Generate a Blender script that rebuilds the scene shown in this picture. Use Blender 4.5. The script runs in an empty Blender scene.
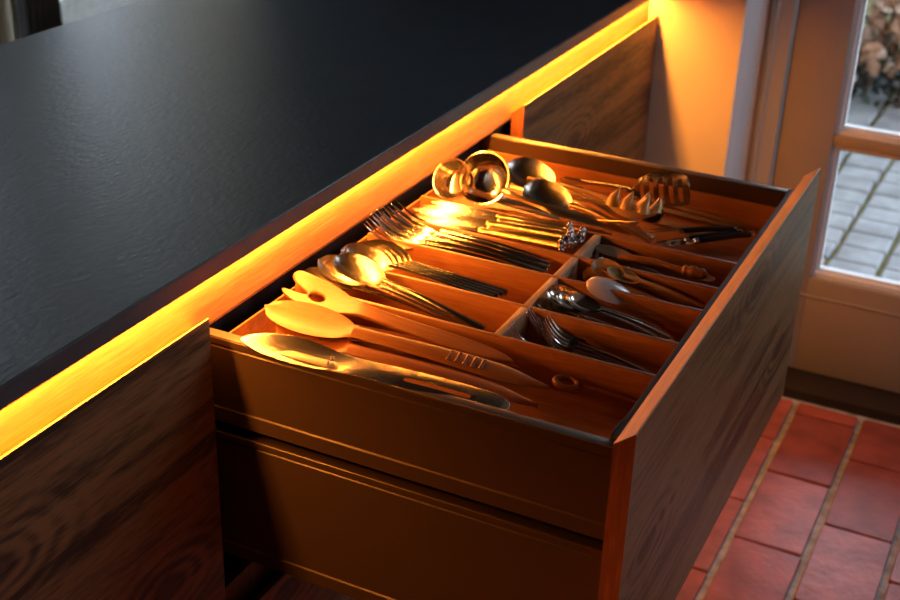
import bpy, bmesh, math, random
from mathutils import Vector, Matrix
rnd = random.Random(7)
S = bpy.context.scene
COL = S.collection
PI = math.pi

# ------------------------------------------------------------ camera
cam_d = bpy.data.cameras.new('camera'); cam = bpy.data.objects.new('camera', cam_d); COL.objects.link(cam)
yaw, pitch, roll = 0.4444836, 0.4633228, 0.0333406
F = Vector((-math.sin(yaw)*math.cos(pitch), math.cos(yaw)*math.cos(pitch), -math.sin(pitch)))
RR = Vector((math.cos(yaw), math.sin(yaw), 0)); UU = RR.cross(F)
r2 = RR*math.cos(roll)+UU*math.sin(roll); u2 = UU*math.cos(roll)-RR*math.sin(roll)
m = Matrix((r2, u2, -F)).transposed().to_4x4(); m.translation = Vector((0.84256, -1.10690, 0.71368))
cam.matrix_world = m
cam_d.sensor_width = 36; cam_d.lens = 1292.4974/900*36; cam_d.clip_start = .05; cam_d.clip_end = 200
cam_d.dof.use_dof = True; cam_d.dof.focus_distance = 1.62; cam_d.dof.aperture_fstop = 5.6
S.camera = cam

# ------------------------------------------------------------ view, sky, sun and daylight
S.view_settings.view_transform = 'Standard'; S.view_settings.look = 'None'
S.view_settings.gamma = 1; S.view_settings.use_curve_mapping = False
S.view_settings.exposure = 0.14
SKY = 6.5; LED = 2.7
w = bpy.data.worlds.new('sky'); S.world = w; w.use_nodes = True
bg = w.node_tree.nodes['Background']; bg.inputs[0].default_value = (.66, .81, 1.0, 1); bg.inputs[1].default_value = SKY

# ------------------------------------------------------------ materials
def nt(name):
    mt = bpy.data.materials.new(name); mt.use_nodes = True
    t = mt.node_tree; return mt, t, t.nodes['Principled BSDF']
def mat(name, col, rough=.5, metal=0., bump=0., bscale=60., var=0., spec=None, coat=0., stretch=(1,1,1)):
    mt, t, b = nt(name); N, L = t.nodes, t.links
    b.inputs['Base Color'].default_value = (*col, 1); b.inputs['Roughness'].default_value = rough
    b.inputs['Metallic'].default_value = metal
    if spec is not None: b.inputs['Specular IOR Level'].default_value = spec
    if coat: b.inputs['Coat Weight'].default_value = coat; b.inputs['Coat Roughness'].default_value = .1
    tc = N.new('ShaderNodeTexCoord'); mp = N.new('ShaderNodeMapping'); mp.inputs['Scale'].default_value = stretch
    L.new(tc.outputs['Object'], mp.inputs[0])
    no = N.new('ShaderNodeTexNoise'); no.inputs['Scale'].default_value = bscale; no.inputs['Detail'].default_value = 4
    L.new(mp.outputs[0], no.inputs['Vector'])
    if bump:
        bp = N.new('ShaderNodeBump'); bp.inputs['Strength'].default_value = bump; bp.inputs['Distance'].default_value = .002
        L.new(no.outputs[0], bp.inputs['Height']); L.new(bp.outputs[0], b.inputs['Normal'])
    if var:
        n2 = N.new('ShaderNodeTexNoise'); n2.inputs['Scale'].default_value = bscale*.25; n2.inputs['Detail'].default_value = 5
        L.new(mp.outputs[0], n2.inputs['Vector'])
        r = N.new('ShaderNodeValToRGB'); r.color_ramp.elements[0].position = .3; r.color_ramp.elements[1].position = .7
        r.color_ramp.elements[0].color = (*[c*(1-var) for c in col], 1); r.color_ramp.elements[1].color = (*[min(1, c*(1+var)) for c in col], 1)
        L.new(n2.outputs[0], r.inputs[0]); L.new(r.outputs[0], b.inputs['Base Color'])
    return mt
def wood(name, c1, c2, axis='Y', scale=1., rough=.45, knots=False, bump=.25, contrast=(.3, .7)):
    """long grain along one axis, pores, flame rings and optional knots"""
    mt, t, b = nt(name); N, L = t.nodes, t.links
    tc = N.new('ShaderNodeTexCoord'); mp = N.new('ShaderNodeMapping')
    st = {'X': (1.5, 24, 24), 'Y': (24, 1.5, 24), 'Z': (24, 24, 1.5)}[axis]
    mp.inputs['Scale'].default_value = [v*scale for v in st]
    L.new(tc.outputs['Object'], mp.inputs[0])
    # slow warp
    wn = N.new('ShaderNodeTexNoise'); wn.inputs['Scale'].default_value = .55; wn.inputs['Detail'].default_value = 2
    L.new(mp.outputs[0], wn.inputs['Vector'])
    wv = N.new('ShaderNodeMath'); wv.operation = 'MULTIPLY'; wv.inputs[1].default_value = 16. if knots else 9.
    L.new(wn.outputs[0], wv.inputs[0])
    sn = N.new('ShaderNodeMath'); sn.operation = 'SINE'; L.new(wv.outputs[0], sn.inputs[0])
    fn = N.new('ShaderNodeTexNoise'); fn.inputs['Scale'].default_value = 3.2; fn.inputs['Detail'].default_value = 7; fn.inputs['Roughness'].default_value = .7
    L.new(mp.outputs[0], fn.inputs['Vector'])
    mp2 = N.new('ShaderNodeMapping'); mp2.inputs['Scale'].default_value = [v*scale*5 for v in st]; L.new(tc.outputs['Object'], mp2.inputs[0])
    pn = N.new('ShaderNodeTexNoise'); pn.inputs['Scale'].default_value = 3.; pn.inputs['Detail'].default_value = 3; L.new(mp2.outputs[0], pn.inputs['Vector'])
    a = N.new('ShaderNodeMath'); a.operation = 'MULTIPLY_ADD'; a.inputs[1].default_value = .13; L.new(sn.outputs[0], a.inputs[0]); L.new(fn.outputs[0], a.inputs[2])
    a2 = N.new('ShaderNodeMath'); a2.operation = 'MULTIPLY_ADD'; a2.inputs[1].default_value = .6; L.new(pn.outputs[0], a2.inputs[0]); L.new(a.outputs[0], a2.inputs[2])
    s3 = N.new('ShaderNodeMath'); s3.operation = 'SUBTRACT'; s3.inputs[1].default_value = .30; L.new(a2.outputs[0], s3.inputs[0])
    r = N.new('ShaderNodeValToRGB'); r.color_ramp.elements[0].position = contrast[0]; r.color_ramp.elements[1].position = contrast[1]
    r.color_ramp.elements[0].color = (*c1, 1); r.color_ramp.elements[1].color = (*c2, 1)
    L.new(s3.outputs[0], r.inputs[0])
    out = r.outputs[0]
    if knots:
        sp = N.new('ShaderNodeSeparateXYZ'); L.new(tc.outputs['Object'], sp.inputs[0])
        cb = N.new('ShaderNodeCombineXYZ'); L.new(sp.outputs[1], cb.inputs[0]); L.new(sp.outputs[2], cb.inputs[1])
        mk = N.new('ShaderNodeMapping'); mk.inputs['Scale'].default_value = (2.6, 5.2, 1); mk.inputs['Location'].default_value = (.35, .2, 0); L.new(cb.outputs[0], mk.inputs[0])
        kn = N.new('ShaderNodeTexNoise'); kn.inputs['Scale'].default_value = 3; L.new(mk.outputs[0], kn.inputs['Vector'])
        km = N.new('ShaderNodeMix'); km.data_type = 'RGBA'; km.inputs[0].default_value = .10; L.new(mk.outputs[0], km.inputs[6]); L.new(kn.outputs[1], km.inputs[7])
        vo = N.new('ShaderNodeTexVoronoi'); vo.voronoi_dimensions = '2D'; vo.inputs['Scale'].default_value = 1.0; L.new(km.outputs[2], vo.inputs['Vector'])
        ring = N.new('ShaderNodeMath'); ring.operation = 'MULTIPLY'; ring.inputs[1].default_value = 75; L.new(vo.outputs['Distance'], ring.inputs[0])
        rs = N.new('ShaderNodeMath'); rs.operation = 'SINE'; L.new(ring.outputs[0], rs.inputs[0])
        fall = N.new('ShaderNodeMapRange'); fall.inputs[1].default_value = .10; fall.inputs[2].default_value = .42; fall.inputs[3].default_value = .17; fall.inputs[4].default_value = 0; L.new(vo.outputs['Distance'], fall.inputs[0])
        rm = N.new('ShaderNodeMath'); rm.operation = 'MULTIPLY_ADD'; L.new(rs.outputs[0], rm.inputs[0]); L.new(fall.outputs[0], rm.inputs[1]); L.new(s3.outputs[0], rm.inputs[2]); L.new(rm.outputs[0], r.inputs[0])
        kr = N.new('ShaderNodeValToRGB'); kr.color_ramp.elements[0].position = .02; kr.color_ramp.elements[1].position = .13
        kr.color_ramp.elements[0].color = (.12, .1, .1, 1); kr.color_ramp.elements[1].color = (1, 1, 1, 1)
        L.new(vo.outputs['Distance'], kr.inputs[0])
        mx = N.new('ShaderNodeMix'); mx.data_type = 'RGBA'; mx.blend_type = 'MULTIPLY'; mx.inputs[0].default_value = .85
        L.new(out, mx.inputs[6]); L.new(kr.outputs[0], mx.inputs[7]); out = mx.outputs[2]
    L.new(out, b.inputs['Base Color'])
    b.inputs['Roughness'].default_value = rough
    bp = N.new('ShaderNodeBump'); bp.inputs['Strength'].default_value = bump; bp.inputs['Distance'].default_value = .0015
    L.new(a2.outputs[0], bp.inputs['Height']); L.new(bp.outputs[0], b.inputs['Normal'])
    return mt
def emis(name, col, st):
    mt, t, b = nt(name); b.inputs['Base Color'].default_value = (*col, 1)
    b.inputs['Emission Color'].default_value = (*col, 1); b.inputs['Emission Strength'].default_value = st; return mt

M = {}
M['slate'] = mat('black slate', (.048, .055, .067), .38, 0, .38, 75, .15, spec=1.4, stretch=(1.6, .8, 1))
M['oak_light'] = wood('pale oak', (.27, .125, .04), (.42, .22, .08), 'Y', 1.2, .5)
M['oak_edge_lit'] = wood('lit oak edge', (.52, .26, .09), (.74, .44, .19), 'Y', 1.2, .45)  # pale chamfer oak, colour raised to carry the light strip's glow
M['oak_dark'] = wood('smoked oak', (.035, .014, .005), (.25, .112, .038), 'Y', 1.1, .5, knots=True, bump=.35, contrast=(.34, .66))
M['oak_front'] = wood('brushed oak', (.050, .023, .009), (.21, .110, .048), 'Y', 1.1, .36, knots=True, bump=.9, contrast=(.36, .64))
M['oak_end'] = wood('oak end grain', (.16, .045, .016), (.30, .095, .034), 'Z', 1.4, .5)
M['tray'] = wood('tray oak', (.28, .105, .032), (.46, .195, .066), 'X', 1.2, .42)
M['tray_y_lit'] = wood('lit tray oak cross', (.40, .25, .15), (.58, .42, .28), 'Y', 1.2, .5)  # paler than the tray oak: light on the cross divider tops, put into colour
M['carcass'] = wood('carcass', (.10, .045, .018), (.19, .09, .04), 'Z', 1., .55)
M['steel_box'] = mat('bronze steel', (.060, .034, .020), .38, .35, .05, 300)
M['rim'] = mat('drawer rim', (.22, .18, .14), .38, .7)
M['gasket'] = mat('blue grey strip', (.035, .05, .075), .55)
M['black'] = mat('black', (.008, .007, .007), .6, spec=.25)
M['steel'] = mat('stainless steel', (.66, .61, .54), .15, 1., .06, 200)
M['steel_b'] = mat('brushed steel', (.52, .46, .38), .22, 1., .2, 120, stretch=(1, 6, 1))
M['steel_dull'] = mat('dull steel', (.36, .32, .27), .24, 1., .2, 150)
M['steel_amber'] = mat('amber-lit steel', (.72, .55, .30), .28, 1., .15, 120)  # steel with the strip's amber light put into its colour
M['gilt'] = mat('honey plastic', (.55, .34, .13), .35, .3)
M['silver_dark'] = mat('tarnished silver', (.45, .44, .46), .22, 1.)
M['spoon_wood'] = wood('beech', (.25, .092, .022), (.37, .150, .042), 'X', 2., .42, bump=.1)
M['spoon_wood_b'] = wood('pear wood', (.22, .062, .018), (.36, .115, .034), 'X', 2., .45, bump=.1)
M['spoon_wood_g'] = wood('grey beech', (.24, .14, .07), (.38, .24, .13), 'X', 2., .5, bump=.1)
M['horn'] = mat('horn', (.56, .32, .11), .3, 0, .1, 60, .25)
M['pearl'] = mat('mother of pearl', (.62, .52, .50), .25, 0, .05, 60, .08, coat=.4)
M['handle_blue'] = mat('dark blue handle', (.015, .022, .05), .25, 0)
M['plaster'] = mat('cream plaster', (.78, .66, .47), .85, 0, .1, 30, .03)
M['plaster_dark'] = mat('dark paint', (.018, .016, .015), .8, 0, .05, 30)
M['ceiling'] = mat('dark timber ceiling', (.07, .05, .035), .8)
M['door_paint'] = mat('taupe door paint', (.36, .32, .285), .5, 0, .05, 20, .03)
M['trim_white'] = mat('white gloss', (.88, .88, .88), .4, 0, .04, 20)
M['trim_beige'] = mat('beige gloss', (.42, .40, .38), .45, 0, .04, 20)
M['sill'] = mat('dark threshold', (.02, .012, .008), .6)
M['mortar'] = mat('mortar', (.40, .41, .41), .95, 0, .9, 160, .35)
M['mortar2'] = mat('moss joint', (.16, .15, .06), 1., 0, .9, 60, .4)
M['stone'] = mat('grey sett', (.30, .31, .33), .6, 0, .6, 40, .3)
M['bark'] = mat('bark', (.09, .06, .045), .9, 0, .5, 40)
M['leaf_brown'] = mat('dry leaf', (.40, .21, .13), .7, 0, .2, 60, .3)
M['leaf_pale'] = mat('pale dry leaf', (.62, .44, .35), .7, 0, .2, 60, .2)
M['leaf_green'] = mat('dark green leaf', (.012, .024, .009), .6, 0, .2, 60, .3)
M['render_out'] = mat('pale render', (.85, .85, .84), .9)
M['brick_out'] = mat('rose brick wall', (.42, .22, .16), .9, 0, .4, 30, .3)
M['curtain'] = mat('dark curtain', (.03, .022, .02), .8)
M['glass'], gt, gb = nt('window glass')
gN, gL = gt.nodes, gt.links
tr = gN.new('ShaderNodeBsdfTransparent'); gl = gN.new('ShaderNodeBsdfGlossy'); gl.inputs['Roughness'].default_value = .02
fr = gN.new('ShaderNodeFresnel'); fr.inputs[0].default_value = 1.45; mx = gN.new('ShaderNodeMixShader')
gL.new(fr.outputs[0], mx.inputs[0]); gL.new(tr.outputs[0], mx.inputs[1]); gL.new(gl.outputs[0], mx.inputs[2]); gL.new(mx.outputs[0], gN['Material Output'].inputs[0])
# clay paving bricks: three firings
BR = [mat('clay brick a', (.34, .080, .060), .42, 0, .7, 45, .35), mat('clay brick b', (.27, .064, .050), .45, 0, .5, 60, .3),
      mat('clay brick c', (.38, .105, .080), .40, 0, .7, 50, .35)]

# ------------------------------------------------------------ mesh helpers
def link(name, me, mtl=None, parent=None, smooth=None):
    o = bpy.data.objects.new(name, me); COL.objects.link(o)
    if mtl is not None and not me.materials: me.materials.append(mtl)
    if parent is not None: o.parent = parent
    if smooth is not None:
        me.shade_smooth(); me.set_sharp_from_angle(angle=math.radians(smooth))
    return o
def bm_obj(name, bm, mtl=None, parent=None, smooth=None, recalc=True):
    if recalc: bmesh.ops.recalc_face_normals(bm, faces=bm.faces)
    me = bpy.data.meshes.new(name); bm.to_mesh(me); bm.free()
    return link(name, me, mtl, parent, smooth)
def add_box(bm, a, b):
    v = [bm.verts.new((x, y, z)) for z in (a[2], b[2]) for y in (a[1], b[1]) for x in (a[0], b[0])]
    for f in ((0, 2, 3, 1), (4, 5, 7, 6), (0, 1, 5, 4), (1, 3, 7, 5), (3, 2, 6, 7), (2, 0, 4, 6)): bm.faces.new([v[i] for i in f])
def box(name, a, b, mtl, parent=None, bev=.0, kind=None, seg=2):
    bm = bmesh.new(); add_box(bm, a, b)
    bmesh.ops.recalc_face_normals(bm, faces=bm.faces)
    if bev: bmesh.ops.bevel(bm, geom=bm.edges[:], offset=bev, segments=seg, affect='EDGES', profile=.5)
    o = bm_obj(name, bm, mtl, parent, 40 if bev else None)
    if kind: o['kind'] = kind
    return o
def prism(name, prof, axis, a, b, mtl, parent=None, bev=0., smooth=None):
    """polygon profile extruded along an axis; profile coords are the two other axes in order"""
    bm = bmesh.new(); ring = []
    for t in (a, b):
        vs = []
        for p in prof:
            c = {'X': (t, p[0], p[1]), 'Y': (p[0], t, p[1]), 'Z': (p[0], p[1], t)}[axis]; vs.append(bm.verts.new(c))
        ring.append(vs)
    n = len(prof)
    bm.faces.new(ring[0]); bm.faces.new(ring[1][::-1])
    for i in range(n): bm.faces.new((ring[0][i], ring[0][(i+1) % n], ring[1][(i+1) % n], ring[1][i]))
    bmesh.ops.recalc_face_normals(bm, faces=bm.faces)
    if bev: bmesh.ops.bevel(bm, geom=bm.edges[:], offset=bev, segments=2, affect='EDGES')
    return bm_obj(name, bm, mtl, parent, 40 if bev else smooth)
def loft(name, st, mtl, parent=None, n=8, smooth=50):
    """st: stations (x, yc, zc, halfwidth, cup, thick): a dished, lens shaped blade along X. cup lowers the middle."""
    bm = bmesh.new(); rings = []
    for (x, yc, zc, hw, cup, th) in st:
        vs = []
        for i in range(n+1):
            u = -1+2*i/n; vs.append(bm.verts.new((x, yc+hw*u, zc-cup*(1-u*u)+th*.5*(1-abs(u)**3))))
        for i in range(n-1, 0, -1):
            u = -1+2*i/n; vs.append(bm.verts.new((x, yc+hw*u, zc-cup*(1-u*u)-th*.5*(1-abs(u)**3))))
        rings.append(vs)
    k = len(rings[0])
    for a, b in zip(rings, rings[1:]):
        for i in range(k): bm.faces.new((a[i], a[(i+1) % k], b[(i+1) % k], b[i]))
    for rg in (rings[0], rings[-1]):
        try: bm.faces.new(rg)
        except ValueError: pass
    return bm_obj(name, bm, mtl, parent, smooth)
def tube(name, pts, rad, mtl, parent=None, n=8, smooth=60, bm=None, flat=1.):
    own = bm is None
    if own: bm = bmesh.new()
    pts = [Vector(p) for p in pts]; rings = []; up = Vector((0, 0, 1))
    if not hasattr(rad, '__len__'): rad = [rad]*len(pts)
    for i, p in enumerate(pts):
        d = (pts[min(i+1, len(pts)-1)]-pts[max(i-1, 0)]).normalized()
        a = d.cross(up) if abs(d.dot(up)) < .95 else d.cross(Vector((0, 1, 0))); a.normalize(); b = a.cross(d)
        rings.append([bm.verts.new(p+a*math.cos(2*PI*j/n)*rad[i]+b*math.sin(2*PI*j/n)*rad[i]*flat) for j in range(n)])
    for r, s in zip(rings, rings[1:]):
        for j in range(n): bm.faces.new((r[j], r[(j+1) % n], s[(j+1) % n], s[j]))
    bm.faces.new(rings[0]); bm.faces.new(rings[-1])
    if own: return bm_obj(name, bm, mtl, parent, smooth)
def catmull(P, k=6):
    out = []; n = len(P)
    for i in range(n):
        p0, p1, p2, p3 = [Vector((*P[(i+j) % n], 0)) for j in (-1, 0, 1, 2)]
        for s in range(k):
            t = s/k; v = .5*((2*p1)+(p2-p0)*t+(2*p0-5*p1+4*p2-p3)*t*t+(3*p1-p0-3*p2+p3)*t**3); out.append((v.x, v.y))
    return out
def plate(name, outline, holes, th, mtl, parent=None, bend=None, bev=.0006, cuts=26, x0=None, x1=None, smooth=45):
    """flat outline with holes, given thickness, cut along X and bent by z += bend(x, y)"""
    cu = bpy.data.curves.new('c', 'CURVE'); cu.dimensions = '2D'; cu.fill_mode = 'BOTH'; cu.extrude = th/2-bev; cu.bevel_depth = bev; cu.bevel_resolution = 1; cu.offset = -bev
    for pl in [outline]+list(holes):
        sp = cu.splines.new('POLY'); sp.points.add(len(pl)-1); sp.use_cyclic_u = True
        for q, c in zip(sp.points, pl): q.co = (c[0], c[1], 0, 1)
    co = bpy.data.objects.new('c', cu); COL.objects.link(co)
    dg = bpy.context.evaluated_depsgraph_get(); me = bpy.data.meshes.new_from_object(co.evaluated_get(dg))
    bpy.data.objects.remove(co); bpy.data.curves.remove(cu)
    bm = bmesh.new(); bm.from_mesh(me); bpy.data.meshes.remove(me)
    bmesh.ops.remove_doubles(bm, verts=bm.verts, dist=1e-6)
    xs = [p[0] for p in outline]; ys = [p[1] for p in outline]
    for i in range(1, cuts):
        x = min(xs)+(max(xs)-min(xs))*i/cuts
        bmesh.ops.bisect_plane(bm, geom=bm.verts[:]+bm.edges[:]+bm.faces[:], plane_co=(x, 0, 0), plane_no=(1, 0, 0))
    for i in range(1, 6):
        y = min(ys)+(max(ys)-min(ys))*i/6
        bmesh.ops.bisect_plane(bm, geom=bm.verts[:]+bm.edges[:]+bm.faces[:], plane_co=(0, y, 0), plane_no=(0, 1, 0))
    if bend:
        for v in bm.verts: v.co.z += bend(v.co.x, v.co.y)
    return bm_obj(name, bm, mtl, parent, smooth)
def empty(name, loc=(0, 0, 0), label=None, cat=None, group=None):
    o = bpy.data.objects.new(name, None); COL.objects.link(o); o.location = loc; o.empty_display_size = .02
    if label: tag(o, label, cat, group)
    return o
def tag(o, label, cat, group=None, kind=None):
    o['label'] = label; o['category'] = cat
    if group: o['group'] = group
    if kind: o['kind'] = kind
    return o
KIDS = {}
def children(o): return [c for c in bpy.data.objects if c.parent == o]
def copy_tree(o, parent=None):
    c = o.copy(); COL.objects.link(c)
    if parent is not None: c.parent = parent
    for k in ('label',): 
        if parent is None and k in c: del c[k]
    for ch in children(o): copy_tree(ch, c)
    return c
def basis(tip, end, roll=0.):
    tip = Vector(tip); end = Vector(end); X = (end-tip).normalized()
    Y = Vector((0, 0, 1)).cross(X).normalized(); Z = X.cross(Y)
    Y2 = Y*math.cos(roll)+Z*math.sin(roll); Z2 = Z*math.cos(roll)-Y*math.sin(roll)
    return X, Y2, Z2
def place(o, L, tip, end, roll=0.):
    X, Y, Z = basis(tip, end, math.radians(roll)); s = (Vector(end)-Vector(tip)).length/L
    m = Matrix((X*s, Y*s, Z*s)).transposed().to_4x4(); m.translation = Vector(tip); o.matrix_world = m

# ------------------------------------------------------------ room shell
ZF = -.876; WY = 1.711; XL = -2.5; XR = 2.6; YB = -3.0; ZC = 2.45
bm = bmesh.new(); add_box(bm, (XL-.2, YB-.2, ZF-.06), (XR+.2, WY+.1, ZF-.008)); fl = bm_obj('floor', bm, M['mortar']); fl['kind'] = 'structure'
# clay bricks laid in columns along Y: single bricks where they show, the rest joined
PX, PY = .1535, .2725; GX, GY = .015, .005
def brick_bm(bm, x0, y0, x1, y1, r, hi):
    k = .004
    cs = [(x0, y0), (x1, y0), (x1, y1), (x0, y1)]; cs = [(x+r.uniform(-.0018, .0018), y+r.uniform(-.0018, .0018)) for x, y in cs]
    pts = []
    for i, (x, y) in enumerate(cs):
        nx, ny = cs[(i+1) % 4]; px, py = cs[i-1]
        for qx, qy in ((px, py), (nx, ny)):
            l = math.hypot(qx-x, qy-y); pts.append((x+(qx-x)/l*k, y+(qy-y)/l*k))
    b = [bm.verts.new((x, y, ZF-.03)) for x, y in pts]
    c = [bm.verts.new((x, y, ZF-.003+hi)) for x, y in pts]
    cx, cy = (x0+x1)/2, (y0+y1)/2
    t = [bm.verts.new((x+(cx-x)*.022, y+(cy-y)*.015, ZF+hi+r.uniform(-.0006, .0006))) for x, y in pts]
    n = 8
    for i in range(n):
        j = (i+1) % n
        bm.faces.new((b[i], b[j], c[j], c[i])); bm.faces.new((c[i], c[j], t[j], t[i]))
    bm.faces.new(t)
br = random.Random(3); rest = bmesh.new(); nb = 0
for i in range(-19, 14):
    x0 = .4475+i*PX+GX/2; x1 = x0+PX-GX
    for j in range(-12, 11):
        off = 1.092 if i % 2 == 0 else .950
        y0 = off+j*PY+GY/2; y1 = y0+PY-GY
        if y0 > WY-.03 or x0 < XL or x1 > XR or y0 < YB: continue
        y1 = min(y1, WY-.022)
        if y1-y0 < .03: continue
        hi = br.uniform(-.0012, .0012)
        if -.0 < x0 < 1.3 and y0 > -.35:
            bm = bmesh.new(); brick_bm(bm, x0, y0, x1, y1, br, hi); bm_obj('brick', bm, BR[br.choice((0, 0, 1, 2))], fl, 30); nb += 1
        else: brick_bm(rest, x0, y0, x1, y1, br, hi)
o = bm_obj('brick_field', rest, BR[0], fl, 30); o['kind'] = 'stuff'

# far wall with the glazed door set back in a reveal
DX0, DX1, DZ1 = .289, 1.16, 1.30; YD0 = 1.81
bm = bmesh.new()
add_box(bm, (-1.10, WY, ZF-.02), (.190, WY+.16, ZC)); add_box(bm, (DX1+.07, WY, ZF-.02), (XR, WY+.16, ZC)); add_box(bm, (.190, WY, DZ1+.07), (DX1+.07, WY+.16, ZC))
o = bm_obj('wall_far', bm, M['plaster']); o['kind'] = 'structure'
# unseen dark panel added above the frame's edge so the slate reflects dark
o = box('added_dark_panel', (-1.10, WY-.006, .085), (-.02, WY, ZC), M['plaster_dark']); o['kind'] = 'structure'
# left wall beyond, with two tall windows
XW = -2.5; LY1 = 5.6
bm = bmesh.new()
wins = [(1.55, 2.26), (2.42, 5.3)]; WZ0, WZ1 = -.86, 2.3
ys = [YB]+[v for w_ in wins for v in w_]+[LY1]
for a, b in zip(ys[::2], ys[1::2]): add_box(bm, (XW-.2, a, ZF-.02), (XW, b, ZC))
for a, b in wins: add_box(bm, (XW-.2, a, WZ1), (XW, b, ZC)); 
o = bm_obj('wall_left', bm, M['plaster']); o['kind'] = 'structure'
RW = (.75, 1.35, .15, 1.35); bm = bmesh.new(); add_box(bm, (XR, YB, ZF-.02), (XR+.15, RW[0], ZC)); add_box(bm, (XR, RW[1], ZF-.02), (XR+.15, WY+.16, ZC)); add_box(bm, (XR, RW[0], ZF-.02), (XR+.15, RW[1], RW[2])); add_box(bm, (XR, RW[0], RW[3]), (XR+.15, RW[1], ZC)); o = bm_obj('wall_right', bm, M['plaster']); o['kind'] = 'structure'  # unseen window opening, added to bring daylight onto the drawer front
bm = bmesh.new(); add_box(bm, (XL-.2, YB-.15, ZF-.02), (XR+.15, YB, ZC)); o = bm_obj('wall_back', bm, M['plaster_dark']); o['kind'] = 'structure'
bm = bmesh.new(); add_box(bm, (XL-.2, YB-.15, ZC), (XR+.15, LY1+.1, ZC+.1)); o = bm_obj('ceiling', bm, M['ceiling']); o['kind'] = 'structure'
bm = bmesh.new(); add_box(bm, (XL-.2, WY+.14, ZF-.05), (-1.10, LY1, ZF)); o = bm_obj('floor_side', bm, M['mortar']); o['kind'] = 'structure'; o.name = 'floor'
bm = bmesh.new(); add_box(bm, (-1.10, WY+.141, ZF-.02), (-1.0, LY1, ZC)); add_box(bm, (XL-.2, LY1, ZF-.02), (-1.0, LY1+.1, ZC)); o = bm_obj('wall_side', bm, M['plaster']); o['kind'] = 'structure'
for k, (a, b) in enumerate(wins):
    wf = bpy.data.objects.new('window_%d' % (k+1), None); COL.objects.link(wf); wf['kind'] = 'structure'; wf.location = (XW-.1, (a+b)/2, WZ0)
    inv = Matrix.Translation((XW-.1, (a+b)/2, WZ0)).inverted()
    def wpart(n, p, q, mt_):
        o = box(n, p, q, mt_, None, .003); o.data.transform(inv); o.parent = wf; return o
    for y in (a, b-.05, (a+b)/2-.03): wpart('frame', (XW-.13, y, WZ0), (XW-.07, y+.05, WZ1), M['black'])
    for z in (WZ0, -.30, .80, WZ1-.05): wpart('glazing_bar', (XW-.12, a, z), (XW-.08, b, z+.045), M['black'])
    wpart('pane', (XW-.102, a+.02, WZ0+.02), (XW-.098, b-.02, WZ1-.02), M['glass'])
# dark curtain gathered between the two windows
bm = bmesh.new(); pr = []
for i in range(61):
    y = 2.22+.20*i/60; pr.append((XW+.07+.028*math.sin(i*.62), y))
vs = [[bm.verts.new((x+d, y, z)) for x, y in pr] for z in (ZF+.02, ZC-.05) for d in (0, .006)]
for i in range(60):
    for p, q in ((0, 2), (1, 3), (0, 1), (2, 3)): bm.faces.new((vs[p][i], vs[p][i+1], vs[q][i+1], vs[q][i]))
tag(bm_obj('curtain', bm, M['curtain'], None, 60), 'dark gathered curtain between the two bright windows behind the worktop', 'curtain')

# portals help the sky find its way in
def portal(loc, rot, sx, sy):
    l = bpy.data.lights.new('daylight_portal', 'AREA'); l.shape = 'RECTANGLE'; l.size = sx; l.size_y = sy; l.cycles.is_portal = True
    o = bpy.data.objects.new('daylight_portal', l); COL.objects.link(o); o.location = loc; o.rotation_euler = rot
for a, b in wins: portal((XW-.21, (a+b)/2, (WZ0+WZ1)/2), (0, -PI/2, 0), WZ1-WZ0, b-a)
portal((XR+.16, (RW[0]+RW[1])/2, (RW[2]+RW[3])/2), (0, PI/2, 0), RW[3]-RW[2], RW[1]-RW[0])
portal(((DX0+DX1)/2, WY+.22, .3), (-PI/2, 0, 0), DX1-DX0, 2.0)

# door reveal and trim, door leaf with glazing bars, threshold
arc = [(.193+.030*(1-math.cos(q)), 1.768+.030*math.sin(q)) for q in [PI/2*i/6 for i in range(7)]]
o = prism('trim_2', [(.1903, WY+.158), (.1903, WY+.0005), (.193, WY+.0005)]+arc+[(.223, WY+.158)], 'Z', ZF-.01, DZ1+.06, M['trim_white'], smooth=35); o['kind'] = 'structure'
o = prism('trim_3', [(.224, 1.86), (.224, 1.801), (.230, 1.804), (.236, 1.797), (.240, 1.790), (.246, 1.789), (.250, 1.795), (.281, 1.797), (.284, 1.803), (.2875, 1.81), (.2875, 1.86)], 'Z', ZF-.01, DZ1+.06, M['trim_beige'], smooth=30); o['kind'] = 'structure'
o = box('trim_4', (DX1+.002, YD0-.02, ZF-.01), (DX1+.069, YD0+.05, DZ1+.06), M['trim_beige'], None, .003); o['kind'] = 'structure'
o = box('trim_5', (.290, YD0-.02, DZ1+.002), (DX1, YD0+.05, DZ1+.069), M['trim_beige'], None, .003); o['kind'] = 'structure'
o = box('trim_6', (.2235, WY+.001, ZF-.02), (DX1+.069, YD0+.14, -.857), M['sill'], None, .003); o['kind'] = 'structure'
door = bpy.data.objects.new('door_1', None); COL.objects.link(door); door['kind'] = 'structure'
YD1 = YD0+.045; GXa, GXb, GZa, GZb = .408, DX1-.115, -.603, 1.18
box('stile', (DX0, YD0, -.853), (GXa, YD1, DZ1), M['door_paint'], door, .002)
box('stile', (GXb, YD0, -.853), (DX1, YD1, DZ1), M['door_paint'], door, .002)
box('bottom_rail', (GXa, YD0, -.853), (GXb, YD1, GZa), M['door_paint'], door, .0015)
box('top_rail', (GXa, YD0, GZb), (GXb, YD1, DZ1), M['door_paint'], door, .0015)
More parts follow.
